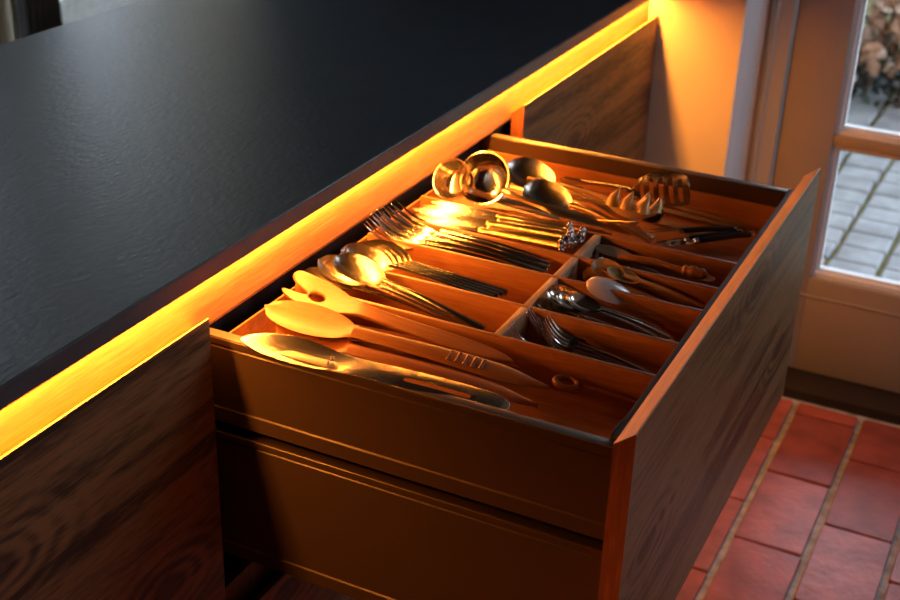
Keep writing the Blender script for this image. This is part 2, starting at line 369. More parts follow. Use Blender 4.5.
# reveal mouldings round the glass: painted step and white bead
def frame_ring(name, x0, x1, z0, z1, wd, ya, yb, mt_):
    bm = bmesh.new()
    add_box(bm, (x0, ya, z0), (x0+wd, yb, z1)); add_box(bm, (x1-wd, ya, z0), (x1, yb, z1))
    add_box(bm, (x0+wd, ya, z0), (x1-wd, yb, z0+wd)); add_box(bm, (x0+wd, ya, z1-wd), (x1-wd, yb, z1)); return bm_obj(name, bm, mt_, door)
zc = [GZa, -.255, .10, .435, .77, GZb]
xm = (GXa+GXb)/2
for i in range(5):
    for (xa, xb) in ((GXa, xm-.012), (xm+.012, GXb)):
        z0 = zc[i]+(.012 if i else 0); z1 = zc[i+1]-(.012 if i < 4 else 0)
        frame_ring('glazing_bead', xa, xb, z0, z1, .010, YD0+.016, YD1+.004, M['trim_white'])
        frame_ring('bead_step', xa+.010, xb-.010, z0+.010, z1-.010, .007, YD0+.028, YD1+.004, M['trim_white'])
        box('pane', (xa+.012, YD0+.034, z0+.012), (xb-.012, YD0+.038, z1-.012), M['glass'], door)
for z in zc[1:-1]: box('glazing_bar', (GXa, YD0+.004, z-.012), (GXb, YD1, z+.012), M['door_paint'], door, .0015)
box('glazing_bar', (xm-.012, YD0+.004, GZa), (xm+.012, YD1, GZb), M['door_paint'], door, .0015)
prism('panel_line', [(YD0-.003, -.650), (YD0+.002, -.654), (YD0+.002, -.646)], 'X', GXa-.02, GXb+.02, M['door_paint'], door)

# ------------------------------------------------------------ outside the door: setts, hedge
gr = box('ground', (-.99, WY+.16, -1.10), (7, 12, -.935), M['mortar2']); gr['kind'] = 'structure'; gr.name = 'floor_terrace'
gr.name = 'floor'
g2 = box('ground_left', (-12, -6, -1.10), (XW-.22, 12, -.95), M['render_out']); g2['kind'] = 'structure'; g2.name = 'floor'
sr = random.Random(5)
ang = math.radians(4)
for i in range(-9, 9):
    for j in range(0, 26):
        px, py = .155, .125
        x = .38+i*px+(.0 if j % 2 else .0); y = WY+.30+j*py
        # view wedge through the glass
        if not (-.55-.42*(y-WY-1) < x-.35 < .62): continue
        sx = x+(y-WY)*math.sin(ang)*.35
        bm = bmesh.new(); hx, hy = px/2-.008, py/2-.004
        h = sr.uniform(-.004, .004); pts = [(-hx, -hy), (hx, -hy), (hx, hy), (-hx, hy)]
        pts = [(a+sr.uniform(-.004, .004), b+sr.uniform(-.003, .003)) for a, b in pts]
        lo = [bm.verts.new((sx+a, y+b, -.95)) for a, b in pts]; mi = [bm.verts.new((sx+a, y+b, -.926+h)) for a, b in pts]; to = [bm.verts.new((sx+a*.9, y+b*.88, -.919+h)) for a, b in pts]
        for q in range(4):
            q2 = (q+1) % 4; bm.faces.new((lo[q], lo[q2], mi[q2], mi[q])); bm.faces.new((mi[q], mi[q2], to[q2], to[q]))
        bm.faces.new(to); bm_obj('sett', bm, M['stone'], gr, 30)
hd = empty('hedge', (.12, 4.42, -.93), 'hedge of dry brown leaves over dark green growth outside the glass door', 'hedge')
lr = random.Random(11)
def leaf_mesh(sz, mt_, seed):
    bm = bmesh.new(); r = random.Random(seed); n = 6; L_, R_ = [], []; mid = []
    for i in range(n+1):
        t = i/n; wd = sz*.34*math.sin(PI*min(1, t*.95+.04))**.8; z = .15*sz*math.sin(t*3+r.random()*2)
        mid.append(bm.verts.new((sz*t, 0, z))); L_.append(bm.verts.new((sz*t, wd, z+.35*wd))); R_.append(bm.verts.new((sz*t, -wd, z+.35*wd)))
    for i in range(n): bm.faces.new((mid[i], mid[i+1], L_[i+1], L_[i])); bm.faces.new((mid[i], R_[i], R_[i+1], mid[i+1]))
    ge = bmesh.ops.extrude_face_region(bm, geom=bm.faces[:]); 
    for v in [g for g in ge['geom'] if isinstance(g, bmesh.types.BMVert)]: v.co.z += .0012
    bmesh.ops.recalc_face_normals(bm, faces=bm.faces)
    me = bpy.data.meshes.new('leaf'); bm.to_mesh(me); bm.free(); me.materials.append(mt_); me.shade_smooth(); return me
lms = [leaf_mesh(.080, M['leaf_brown'], 1), leaf_mesh(.058, M['leaf_brown'], 2), leaf_mesh(.075, M['leaf_pale'], 3)]
def leafobj(me, x, y, z, par, nm='leaf'):
    o = bpy.data.objects.new(nm, me); COL.objects.link(o); o.parent = par; o.location = (x, y, z); o.rotation_euler = [lr.uniform(0, 6.3) for _ in range(3)]; return o
for i in range(280):
    leafobj(lms[lr.choice((0, 0, 1, 2))], lr.uniform(-.35, .45), lr.uniform(-.22, .15), lr.uniform(.12, .72), hd)
bm = bmesh.new()
for i in range(6000):
    c = Vector((lr.uniform(-.9, 1.6), lr.uniform(-.1, .6), lr.uniform(0, .22 if i % 2 else 1.3))); s = .022
    a, b = Vector([lr.gauss(0, 1) for _ in range(3)]).normalized()*s, Vector([lr.gauss(0, 1) for _ in range(3)]).normalized()*s
    bm.faces.new([bm.verts.new(c+v) for v in (a, b, -a, -b)])
o = bm_obj('foliage', bm, M['leaf_green'], hd, None, False); o['kind'] = 'stuff'
bm = bmesh.new()
for i in range(26):
    x = lr.uniform(-.8, 1.4); y = lr.uniform(.0, .5); p = [Vector((x, y, 0))]
    for k in range(5): p.append(p[-1]+Vector((lr.uniform(-.12, .12), lr.uniform(-.1, .1), .34)))
    tube('', p, [.014, .012, .010, .008, .006, .004], None, bm=bm, n=5)
o = bm_obj('branches', bm, M['bark'], hd); o['kind'] = 'stuff'
wb = box('wall_garden', (-.9, 6.6, -1.0), (5, 6.8, 1.2), M['bark']); wb['kind'] = 'structure'
# outside the left windows: pale neighbour's wall and a rose brick wall
wl = box('wall_neighbour', (-6.2, 1.2, -1.0), (-6.0, 5.2, -.25), M['render_out']); wl['kind'] = 'structure'
wl = box('wall_yard', (-7.4, 5.2, -1.0), (-7.2, 11, .9), M['brick_out']); wl['kind'] = 'structure'

# ------------------------------------------------------------ worktop
wt = empty('worktop', (-.41, 0, .054), 'black textured slate worktop with a sharp front edge above the drawers', 'worktop')
def slab(y0, y1, xf):
    bm = bmesh.new(); add_box(bm, (-.83+.41, y0, 0), (xf+.41, y1, .026)); bmesh.ops.recalc_face_normals(bm, faces=bm.faces)
    bmesh.ops.bevel(bm, geom=bm.edges[:], offset=.002, segments=3, affect='EDGES'); return bm_obj('slab', bm, M['slate'], wt, 40)
slab(-1.9, WY-.008, .008)

# ------------------------------------------------------------ light strip under the worktop
ls = empty('light_strip', (-.014, 0, .050), 'thin glowing amber light strip under the front edge of the worktop', 'light')
box('channel', (-.006, -1.85, .0005), (.006, WY-.012, .0038), M['rim'], ls)
box('diffuser', (-.004, -1.85, -.0010), (.004, WY-.012, .0005), emis('amber diffuser', (1, .40, .07), 4), ls)
l = bpy.data.lights.new('strip_light', 'AREA'); l.shape = 'RECTANGLE'; l.size = .007; l.size_y = 3.54; l.energy = LED*10; l.color = (1, .335, .042)
o = bpy.data.objects.new('strip_light', l); COL.objects.link(o); o.location = (-.014, (-1.85+WY-.012)/2, .0485); o.parent = None

# ------------------------------------------------------------ cabinets
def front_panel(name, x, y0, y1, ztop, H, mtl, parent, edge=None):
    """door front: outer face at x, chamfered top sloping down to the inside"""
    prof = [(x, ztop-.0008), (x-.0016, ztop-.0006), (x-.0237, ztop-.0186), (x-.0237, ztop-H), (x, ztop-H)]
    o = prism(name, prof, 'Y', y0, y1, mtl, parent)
    me = o.data; me.materials.append(M['oak_edge_lit']); me.materials.append(M['oak_end'])
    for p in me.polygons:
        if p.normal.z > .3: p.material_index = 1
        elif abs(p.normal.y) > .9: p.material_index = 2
    return o
FH = .42
def cabinet(y0, y1, label, upper=True):
    c = empty('base_cabinet', (0, 0, 0), label, 'cabinet')
    box('side_panel', (-.56, y0, -.80), (-.0435, y0+.018, .050), M['carcass'], c); box('side_panel', (-.56, y1-.018, -.80), (-.0435, y1, .050), M['carcass'], c)
    box('back_panel', (-.575, y0, -.80), (-.56, y1, .05), M['black'], c); box('bottom_panel', (-.56, y0+.018, -.80), (-.026, y1-.018, -.782), M['carcass'], c)
    box('middle_rail', (-.0445, y0+.0185, -.535), (-.0265, y1-.0185, -.440), M['carcass'], c)
    box('plinth', (-.09, y0, ZF+.001), (-.07, y1, -.80), M['black'], c)
    if upper: front_panel('drawer_front', 0, y0+.0015, y1-.0015, 0, FH, M['oak_dark'], c)
    front_panel('drawer_front', 0, y0+.0015, y1-.0015, -.480, .30, M['oak_dark'], c)
    return c
cabinet(-1.88, -.0005, 'dark smoked oak cabinet with closed front, nearest under the worktop')
mid = cabinet(.0005, .9405, 'base cabinet whose upper drawer is pulled out full of cutlery', upper=False)
far = cabinet(.9415, WY-.004, 'dark oak cabinet with closed swirling grain front beside the far wall')
rail = tag(prism('finger_rail', [(-.0245, .0535), (-.0245, -.028), (-.030, -.036), (-.0425, -.036), (-.0425, .0535)], 'Y', -1.88, WY-.001, M['oak_light']), 'continuous pale oak rail lit amber between worktop edge and drawer fronts', 'rail')

# ------------------------------------------------------------ pulled-out drawer
D = .5335; W = .90; t = .0237
# the drawer is a part of its cabinet: its oak front carries the metal sides as sub-parts
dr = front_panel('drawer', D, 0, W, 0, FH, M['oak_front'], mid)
dr['label'] = 'wide pulled-out drawer with brushed oak front and dark metal sides'
ZR = -.0387; XB = -.064; XI = D-t-.001
def side(y0, y1, outer):
    s = -1 if outer < 0 else 1
    yo = y0 if s < 0 else y1; yi = y1 if s < 0 else y0; k = s
    # rolled rim, shallow step, flat web, lower bead
    prof = [(yi, -.150), (yi, ZR-.001), (yi+.001*k, ZR), (yo-.001*k, ZR), (yo, ZR-.001), (yo, ZR-.0085), (yo-.0025*k, ZR-.0095), (yo-.0025*k, ZR-.0125), (yo-.001*k, ZR-.0140), (yo-.001*k, -.1365), (yo+.0005*k, -.1385), (yo+.0005*k, -.158), (yo-.004*k, -.160), (yo-.006*k, -.160), (yo-.006*k, -.150)]
    return prism('side_panel', prof, 'X', XB, XI, M['steel_box'], dr, smooth=25)
for ya, yb in ((.0205, .0355), (.8615, .8765)): box('top_rim', (XB, ya, ZR+.0002), (XI, yb, ZR+.0016), M['rim'], dr, .0005)
side(.020, .036, -1); side(.861, .877, 1)
box('back_panel', (XB, .0365, -.150), (XB+.0185, .8605, ZR+.0005), M['black'], dr, .001)
box('bottom_panel', (XB, .0365, -.1205), (XI, .8605, -.1085), M['steel_box'], dr)
g = box('inner_strip', (XI-.0120, .0365, -.108), (XI-.0005, .8605, -.031), M['gasket'], dr, .001)
for y0, y1 in ((.0365, .070), (.829, .8605)): box('strip_end_cap', (XI-.0140, y0, -.05), (XI-.0122, y1, -.0305), M['gasket'], dr, .001)
# the deep box below, same front
def side2(yo, k):
    yi = yo-.016*k
    prof = [(yi, -.364), (yi, -.174), (yo-.001*k, -.174), (yo, -.175), (yo, -.1815), (yo-.0025*k, -.1825), (yo-.0025*k, -.1855), (yo-.001*k, -.187), (yo-.001*k, -.344), (yo+.0005*k, -.346), (yo+.0005*k, -.364)]
    return prism('lower_side_panel', prof, 'X', XB, XI, M['steel_box'], dr, smooth=25)
side2(.020, -1); side2(.877, 1)
box('lower_back_panel', (XB, .0365, -.360), (XB+.014, .8605, -.176), M['black'], dr)
box('lower_bottom_panel', (XB+.0145, .0365, -.360), (XI, .8605, -.350), M['steel_box'], dr)

# ------------------------------------------------------------ oak cutlery insert
X0, X1 = -.0255, XI-.0125; Y0, Y1 = .037, .860; ZB = -.108; ZT = -.052; FZ = -.1055
ins = empty('cutlery_insert', (0, 0, 0), 'oak cutlery tray with ten open compartments lining the drawer', 'cutlery tray')
box('base_board', (X0, Y0, ZB), (X1, Y1, ZB+.0025), M['tray'], ins)
box('side_board', (X0, Y0, ZB+.0026), (X1, Y0+.006, ZT-.004), M['tray'], ins); box('side_board', (X0, Y1-.006, ZB+.0026), (X1, Y1, ZT-.012), M['tray'], ins)
box('end_board', (X0, Y0+.0065, ZB+.0026), (X0+.003, Y1-.0065, ZT-.008), M['tray'], ins); box('end_board', (X1-.006, Y0+.0065, ZB+.0026), (X1, Y1-.0065, ZT-.006), M['tray'], ins)
DV = [.218, .311, .415, .492, .585]; XC = .2785
for y in DV: box('long_divider', (X0+.0065, y-.003, ZB+.0026), (X1-.0065, y+.003, ZT), M['tray'], ins, .0006)
for a, b in zip(DV, DV[1:]): box('cross_divider', (XC-.0055, a+.0032, ZB+.0026), (XC+.0055, b-.0032, ZT-.0005), M['tray_y_lit'], ins, .0006)

# ------------------------------------------------------------ flatware prototypes, tip at the origin, handle along +X
def smooth(a, b, t): t = max(0, min(1, t)); t = t*t*(3-2*t); return a+(b-a)*t
def handle_z(t): return .010*math.sin(PI*min(1, t*1.15))*(1-t*.3)
def make_handle(L, x0, w0, w1, mtl, par, th=.0032, z0=.0, arch=.008, nm='handle', square=True):
    st = []; n = 14
    for i in range(n+1):
        q = i/n; x = x0+(L-x0)*q
        hw = smooth(w0, w1*.62, q*1.2) if q < .55 else smooth(w1*.62, w1, (q-.55)/.45)
        hw = max(hw, w0)
        if not square and q > .93: hw *= math.sqrt(max(.02, 1-((q-.93)/.075)**2))
        st.append((x, 0, z0*(1-q)+arch*math.sin(PI*q)*(1-.4*q), hw, 0, th*(1.25-.35*q)))
    st.append((L+.0006, 0, st[-1][2], hw*.86, 0, th*.4))
    return loft(nm, st, mtl, par, 5)
def make_spoon(name, L, wb, lb, depth, mtl, square=True, hw=.0085, th=.0012, tilt=.0, arch=.008, mat2=None, hth=.0032, w0=.0032):
    r = empty(name); st = []; n = 16
    for i in range(n+1):
        q = i/n; x = lb*q; s = max(.0, 1-(2*q-1)**2)
        w_ = wb/2*(s**.52)*(1.0+.16*(.5-q)*2*(1-q)); w_ = max(w_, .0006 if q < .5 else w0)
        st.append((x, 0, tilt*(1-q), w_, depth*s**.7*(.85+.3*(1-q)), th+ (.001 if q > .93 else 0)))
    loft('bowl', st, mtl, r, 9)
    make_handle(L, lb*.975, w0, hw, mat2 or mtl, r, hth, .0005, arch, square=square); return r
def fork_outline(L, lb, wh, tine, n=4):
    """outline of head and handle of a fork, symmetric about X"""
    up = []; wt = wh/(n+(n-1)*.62); gap = wt*.62
    pts = []
    ys = []
    for k in range(n):
        yc = -wh/2+wt/2+k*(wt+gap); ys.append(yc)
    for k, yc in enumerate(ys):
        pts += [(tine, yc-wt*.5), (tine*.25, yc-wt*.36), (0.0006, yc-wt*.12), (0, yc), (.0006, yc+wt*.12), (tine*.25, yc+wt*.36), (tine, yc+wt*.5)]
        if k < n-1: pts += [(tine+gap*.45, yc+wt*.5+gap*.2), (tine+gap*.45, yc+wt*.5+gap*.8)]
    hi = [(tine+(lb-tine)*q, .0033+(wh/2-.0033)*math.cos(PI/2*q)**.8) for q in (.15, .35, .55, .75, .88, .96)]
    hi[0] = (hi[0][0], wh/2)
    pts += hi; pts += [(lb+.012, .0032)]
    pts += [(lb+.012, -.0032)]
    pts += [(x, -y) for x, y in hi[::-1]]
    return pts
def make_fork(name, L, wh, lb, tine, mtl, hw=.0085, n=4, curve=.012, th=.0019, arch=.007):
    r = empty(name)
    def bend(x, y):
        q = x/lb
        return curve*(1.9*(1-min(1, q))**2.2-.55*math.sin(PI*min(1, max(0, q))))-.0018*(1-(y/(wh/2))**2)*(q < 1)
    plate('head', fork_outline(L, lb, wh, tine, n), [], th, mtl, r, bend, .0004, 16)
    make_handle(L, lb, .0032, hw, mtl, r, .0046, 0, arch); return r
def make_knife(name, L, lb, mtl, mat2=None, pommel=False, wd=.021):
    r = empty(name); st = []
    for q, lo, hi in ((0, .30, .36), (.05, .02, .62), (.14, -.25, .80), (.3, -.48, .90), (.55, -.52, .88), (.8, -.46, .80), (.97, -.34, .62), (1, -.3, .5)):
        st.append((lb*q, (lo+hi)/2*wd*.5, 0, (hi-lo)/2*wd*.5+.0003, 0, .0008+.0014*q))
    loft('blade', st, mtl, r, 4)
    hs = [(lb-.001, 0, 0, .0045, 0, .006), (lb+.006, 0, 0, .0062, 0, .0085), (lb+.011, 0, 0, .0050, 0, .0072)]
    Le = L-(.012 if pommel else 0)
    for q in (.15, .35, .6, .85, 1): hs.append((lb+.011+(Le-lb-.011)*q, 0, 0, .0070+.0030*q, 0, .0125+.003*q))
    hs.append((Le+.0006, 0, 0, .007, 0, .005)); loft('handle', hs, mat2 or mtl, r, 5)
    if pommel:
        bm = bmesh.new()
        for k in range(9):
            a = 2*PI*k/9; c = Vector((Le+.006, .0115*math.cos(a), .0115*math.sin(a)))
            bmesh.ops.create_icosphere(bm, subdivisions=1, radius=.0046, matrix=Matrix.Translation(c))
        bmesh.ops.create_icosphere(bm, subdivisions=2, radius=.0080, matrix=Matrix.Translation((Le+.005, 0, 0)))
        pm = bm_obj('pommel', bm, M['silver_dark'], r, 60, False); pm['label'] = 'dark beaded pommel'
    return r
PROTO = {}
def use(kind, maker, tip, end, roll, label, cat, group=None):
    L = KLEN[kind]
    if kind not in PROTO: o = PROTO[kind] = maker()
    else: o = copy_tree(PROTO[kind])
    for k in ('group',):
        if k in o: del o[k]
    tag(o, label, cat, group); place(o, L, tip, end, roll); return o
KLEN = dict(table_spoon=.26, table_fork=.26, table_knife=.31, dessert_fork=.195, teaspoon=.19, serving_spoon=.28)
mk = dict(
    table_spoon=lambda: make_spoon('table_spoon', .26, .050, .088, .016, M['steel_b'], hw=.0072, arch=.006, hth=.0052),
    table_fork=lambda: make_fork('table_fork', .26, .031, .080, .048, M['steel'], hw=.0068),
    table_knife=lambda: make_knife('table_knife', .31, .150, M['steel_b'], M['steel_amber'], True),
    dessert_fork=lambda: make_fork('dessert_fork', .195, .030, .066, .044, M['steel'], hw=.0075, curve=.015, arch=.003),
    teaspoon=lambda: make_spoon('teaspoon', .19, .041, .060, .012, M['steel'], hw=.0075, arch=.004),
    serving_spoon=lambda: make_spoon('serving_spoon', .28, .078, .104, .022, M['steel_b'], hw=.0105, arch=.012, mat2=M['steel_amber'], hth=.0085, w0=.0045))
def add(kind, rows, cat, group):
    for tip, end, roll, label in rows:
        # the tines of a fork rise above its resting line
        tip = (tip[0], tip[1], tip[2]-{'table_fork': .008, 'dessert_fork': .017}.get(kind, 0)); use(kind, mk[kind], tip, end, roll, label, cat, group)

# table spoons, second compartment from the near side
add('table_spoon', [
    ((0.0091, 0.2731, -0.0280), (0.2363, 0.2731, -0.0800), 20, 'brushed steel table spoon lying on top, nearest bowl of the near spoon compartment'),
    ((-0.0152, 0.2696, -0.0360), (0.2117, 0.2918, -0.0890), 20, 'brushed steel table spoon just left of the topmost one, touching the drawer back'),
    ((-0.0156, 0.2753, -0.0460), (0.1981, 0.2961, -0.0960), 20, 'steel table spoon beneath, only its rim showing under the left bowl'),
    ((-0.0250, 0.2476, -0.0460), (0.1743, 0.3048, -0.1000), 8, 'steel table spoon whose bluish tip pokes out beside the holed wooden fork'),
    ((0.0065, 0.3234, -0.0720), (0.2111, 0.3158, -0.0940), 0, 'steel table spoon buried at the divider side of the near spoon pile')], 'spoon', 'table spoons in the near spoon compartment')
rows = [((0.0013, 0.3023, -0.0300), (0.2021, 0.3599, -0.0820), 30, 'brushed steel table spoon with open bowl at the front of the nested stack')]
pos = ['second', 'third', 'fourth', 'fifth']
for k in range(4):
    a = Vector(rows[0][0])+Vector((.004, .0078, -.0012))*(k+1); b = Vector(rows[0][1])+Vector((.004, .0070, .0002))*(k+1)
    rows.append((tuple(a), tuple(b), 34+3*k, 'steel table spoon nested %s behind the open bowl of the stacked spoons' % pos[k]))
add('table_spoon', rows, 'spoon', 'table spoons nested in the third compartment')
# table forks
add('table_fork', [
    ((-0.0174, 0.4081, -0.0380), (0.2444, 0.4470, -0.0728), 14, 'steel table fork with its tines furthest left, nearest the spoons'),
    ((-0.0148, 0.4214, -0.0360), (0.2470, 0.4550, -0.0692), 10, 'steel table fork lying on top of the fork pile, second from the left'),
    ((-0.0137, 0.4405, -0.0380), (0.2480, 0.4630, -0.0659), 16, 'steel table fork third from the left at the fork tines'),
    ((-0.0143, 0.4633, -0.0400), (0.2477, 0.4710, -0.0637), 12, 'steel table fork fourth from the left with tines against the drawer back'),
    ((-0.0136, 0.4902, -0.0480), (0.2412, 0.4790, -0.0629), 18, 'steel table fork at the far divider, half under the fork pile'),
    ((-0.0123, 0.4506, -0.0560), (0.2322, 0.4590, -0.0823), 8, 'steel table fork at the bottom of the fork compartment')], 'fork', 'table forks in the fork compartment')
# table knives
add('table_knife', [
    ((-0.0163, 0.5150, -0.0626), (0.2517, 0.5200, -0.0496), 20, 'long gold-lit table knife with beaded pommel, nearest the fork compartment'),
    ((-0.0087, 0.5300, -0.0547), (0.2563, 0.5350, -0.0432), 30, 'gold-lit table knife lying highest beside the fork divider, second of the pile'),
    ((-0.0199, 0.5450, -0.0726), (0.2586, 0.5480, -0.0573), 45, 'gold-lit table knife in the middle of the knife pile'),
    ((-0.0068, 0.5600, -0.0600), (0.2659, 0.5600, -0.0490), 30, 'gold-lit table knife whose dark pommel lies closest to the cross divider'),
    ((0.0037, 0.5700, -0.0547), (0.2413, 0.5700, -0.0485), 35, 'gold-lit table knife against the far long divider of the knife compartment')], 'knife', 'table knives in the knife compartment')

# right hand compartments: dessert forks
add('dessert_fork', [
    ((0.3182, 0.2760, -0.0440), (0.4628, 0.2828, -0.0880), 10, 'small steel fork lying uppermost with four tines raised'),
    ((0.3204, 0.2618, -0.0500), (0.4515, 0.2826, -0.0940), 4, 'small steel fork just under the uppermost one, tines catching amber light'),
    ((0.2828, 0.2425, -0.0480), (0.4025, 0.2817, -0.0970), 0, 'small steel fork in the near corner by the cross divider, tips showing over the board'),
    ((0.2847, 0.2930, -0.0500), (0.4358, 0.3254, -0.0960), 4, 'small steel fork at the far side of the small fork compartment, in shade'),
    ((0.2976, 0.2944, -0.0620), (0.4325, 0.3046, -0.1000), 0, 'small steel fork lying at the bottom under the small fork pile')], 'fork', 'small forks in the right hand compartment')
add('teaspoon', [
    ((0.3240, 0.3442, -0.0420), (0.4606, 0.3841, -0.0860), 16, 'polished teaspoon lying uppermost with its oval bowl facing up'),
    ((0.3055, 0.3486, -0.0470), (0.4416, 0.3893, -0.0920), 12, 'polished teaspoon tucked directly left of the uppermost one'),
    ((0.2914, 0.3509, -0.0440), (0.4411, 0.4076, -0.0900), 30, 'polished teaspoon with pointed rim standing highest towards the far divider'),
    ((0.2844, 0.3309, -0.0520), (0.4155, 0.3853, -0.0970), 6, 'teaspoon by the cross divider, furthest left of the teaspoons'),
    ((0.2987, 0.3426, -0.0580), (0.4308, 0.3820, -0.0990), 0, 'teaspoon low in the pile against the near board')], 'spoon', 'teaspoons in the right hand compartment')

# horn, wooden and mother of pearl egg spoons
def small(name, L, wb, lb, dp, m1, m2, tip, end, roll, label, **k):
    o = make_spoon(name, L, wb, lb, dp, m1, False, .0055, .0022, 0, .004, m2, .0045, **k); tag(o, label, 'spreader' if name == 'butter_spreader' else 'spoon'); place(o, L, tip, end, roll); return o
small('pearl_spoon', .15, .058, .068, -.008, M['pearl'], M['pearl'], (0.3230, 0.4152, -0.0500), (0.4643, 0.4500, -0.0896), 6, 'pale pinkish shell spoon with a broad bowl, turned over', w0=.004)
small('horn_spoon', .17, .040, .058, .009, M['horn'], M['horn'], (0.3338, 0.4685, -0.0480), (0.4752, 0.4800, -0.0787), 6, 'translucent tan horn spoon with its bowl behind the pale shell spoon', w0=.004)
small('horn_spoon', .15, .034, .050, .009, M['horn'], M['horn'], (0.3109, 0.4695, -0.0460), (0.4532, 0.4820, -0.0774), 30, 'small honey coloured horn spoon whose pointed rim stands up highest', w0=.004)
small('horn_spoon', .15, .030, .045, .009, M['horn'], M['horn'], (0.3021, 0.4596, -0.0580), (0.4421, 0.4760, -0.0899), 45, 'small horn spoon standing on edge left of the honey coloured one', w0=.004)
small('wooden_spoon', .14, .028, .042, .008, M['spoon_wood'], M['spoon_wood'], (0.3080, 0.4498, -0.0650), (0.4310, 0.4681, -0.0970), 35, 'little beech spoon low behind the shell spoon', w0=.004)
small('pearl_spoon', .13, .034, .046, .006, M['pearl'], M['pearl'], (0.2750, 0.4677, -0.0820), (0.4095, 0.4455, -0.0970), 0, 'grey shell spoon lying in the corner by the cross divider', w0=.004)
# honey spoon compartment
small('silver_spoon', .10, .030, .042, .007, M['silver_dark'], M['steel'], (0.3021, 0.5200, -0.0589), (0.4204, 0.5200, -0.0705), -20, 'small oval silver spoon with a thin bright rim before the twisted wooden stick', w0=.003)
small('butter_spreader', .15, .026, .060, .001, M['spoon_wood_g'], M['spoon_wood_g'], (0.2827, 0.5600, -0.0614), (0.4304, 0.5550, -0.0716), 10, 'short grey wooden butter spreader against the cross divider', w0=.005)
hs = empty('honey_stick', label='turned wooden stick with a ridged knob at its right end', cat='stick')
tube('shaft', [(0, 0, 0), (.02, 0, .003), (.05, .001, .004), (.075, 0, .001), (.090, 0, 0)], [.0035, .0048, .0045, .0042, .0045], M['spoon_wood'], hs)
tube('knob', [(.090, 0, 0), (.094, 0, 0), (.098, 0, 0), (.102, 0, 0), (.107, 0, 0), (.112, 0, 0), (.117, 0, 0), (.122, 0, 0), (.126, 0, 0)], [.0045, .008, .0062, .009, .0095, .0068, .0085, .006, .002], M['spoon_wood'], hs)
place(hs, .126, (0.3257, 0.5400, -0.0614), (0.4585, 0.5450, -0.0608))
small('wooden_spoon', .12, .024, .036, .004, M['spoon_wood_g'], M['spoon_wood_g'], (0.4681, 0.5500, -0.0684), (0.3534, 0.5600, -0.0710), 0, 'thin wooden spoon under the turned stick, bowl to the right', w0=.004)

# ------------------------------------------------------------ wooden tools and the long server in the near compartment
def wood_spoon(name, L, wb, lb, dp, mtl, tip, end, roll, label, hw=.010, notch=False, mark=False, taper=True):
    r = empty(name, label=label, cat='spoon'); st = []
    for i in range(15):
        q = i/14; s = max(0, 1-(2*q-1)**2); w_ = max(wb/2*s**.55*(1+.1*(.5-q)), .001 if q < .5 else .0105)
        st.append((lb*q, 0, 0, w_, dp*s**.8, .005+.004*q))
    loft('bowl', st, mtl, r, 9)
    st = []
    for i in range(17):
        q = i/16; x = lb*.97+(L-lb*.97)*q
        hwq = smooth(.0105, hw, q*1.4) if q < .74 else hw*(1-((q-.74)/.265)**1.7 if taper else 1)
        zc_ = .004*math.sin(PI*q)
        if notch and .55 < q < .8: hwq *= 1
        st.append((x, 0, zc_, max(hwq, .0012), 0, .010-.003*q))
    h = loft('handle', st, mtl, r, 6)
    if notch:
        for k in range(5):
            x = L*.66+k*.011
            o = prism('carved_notch', [(x, .0), (x+.006, .0), (x+.0045, .0012), (x+.002, .0016)], 'Y', -hw*.6, hw*.6, M['spoon_wood'], r)
            # profile is (x, z): a low carved ridge across the handle
            for v in o.data.vertices: v.co.z += .0072
    if mark:
        bm = bmesh.new()
        for (a, b) in (((.0, -.004), (.010, .002)), ((.010, .002), (.003, .005)), ((.004, -.0035), (.008, .005)), ((-.001, .001), (.009, -.002))):
            tube('', [(L*.70+a[0], a[1], .0072), (L*.70+b[0], b[1], .0072)], .0006, None, bm=bm, n=4)
        bm_obj('burnt_mark', bm, M['black'], r)
    place(r, L, tip, end, roll); return r
wood_spoon('wooden_spoon', .40, .058, .135, .014, M['spoon_wood'], (-0.0047, 0.1219, -0.0400), (0.3785, 0.1503, -0.0660), 14, 'large pale beech spoon with carved ridges on its handle, topmost beside the metal server', .0150, notch=True)
wood_spoon('wooden_spoon', .39, .054, .120, .012, M['spoon_wood_b'], (0.0206, 0.1080, -0.0560), (0.3830, 0.1056, -0.0660), 8, 'reddish wooden spoon with a burnt mark, pointed handle beside the metal server', .0155, mark=True)
wood_spoon('wooden_spoon', .36, .040, .095, .006, M['spoon_wood_b'], (0.0074, 0.1847, -0.0780), (0.3162, 0.2161, -0.0900), 0, 'dark red wooden spoon underneath, handle curving below the holed fork', .013)
wood_spoon('wooden_spoon', .36, .044, .095, .006, M['spoon_wood_b'], (0.0368, 0.1871, -0.0880), (0.3104, 0.1988, -0.0960), 0, 'dark wooden spoon at the bottom between the two large wooden spoons', .012)
# holed wooden fork
wfk = empty('wooden_fork', label='pale wooden serving fork with a round hole below its two prongs', cat='fork')
ol = [(.000, .020), (.004, .030), (.020, .034), (.055, .034), (.085, .028), (.115, .016), (.150, .0125), (.20, .0125), (.26, .0140), (.32, .0135), (.355, .009), (.374, .002), (.374, -.002), (.355, -.008), (.32, -.0135), (.26, -.0140), (.20, -.0125), (.150, -.0125), (.115, -.016), (.085, -.024), (.055, -.027), (.030, -.026), (.008, -.019), (.001, -.012), (.006, -.008), (.022, -.004), (.034, .000), (.036, .004), (.024, .008), (.010, .012)]
hole = [(.052+.013*math.cos(a), .003+.0095*math.sin(a)) for a in [2*PI*k/18 for k in range(18)]]
plate('body', catmull(ol, 4), [hole], .007, M['spoon_wood'], wfk, lambda x, y: -.010*math.sin(PI*min(1, x/.13))+(.25*y*y/.034 if x < .13 else .25*y*y/.034*max(0, 1-(x-.13)/.05)), .0022, 30)
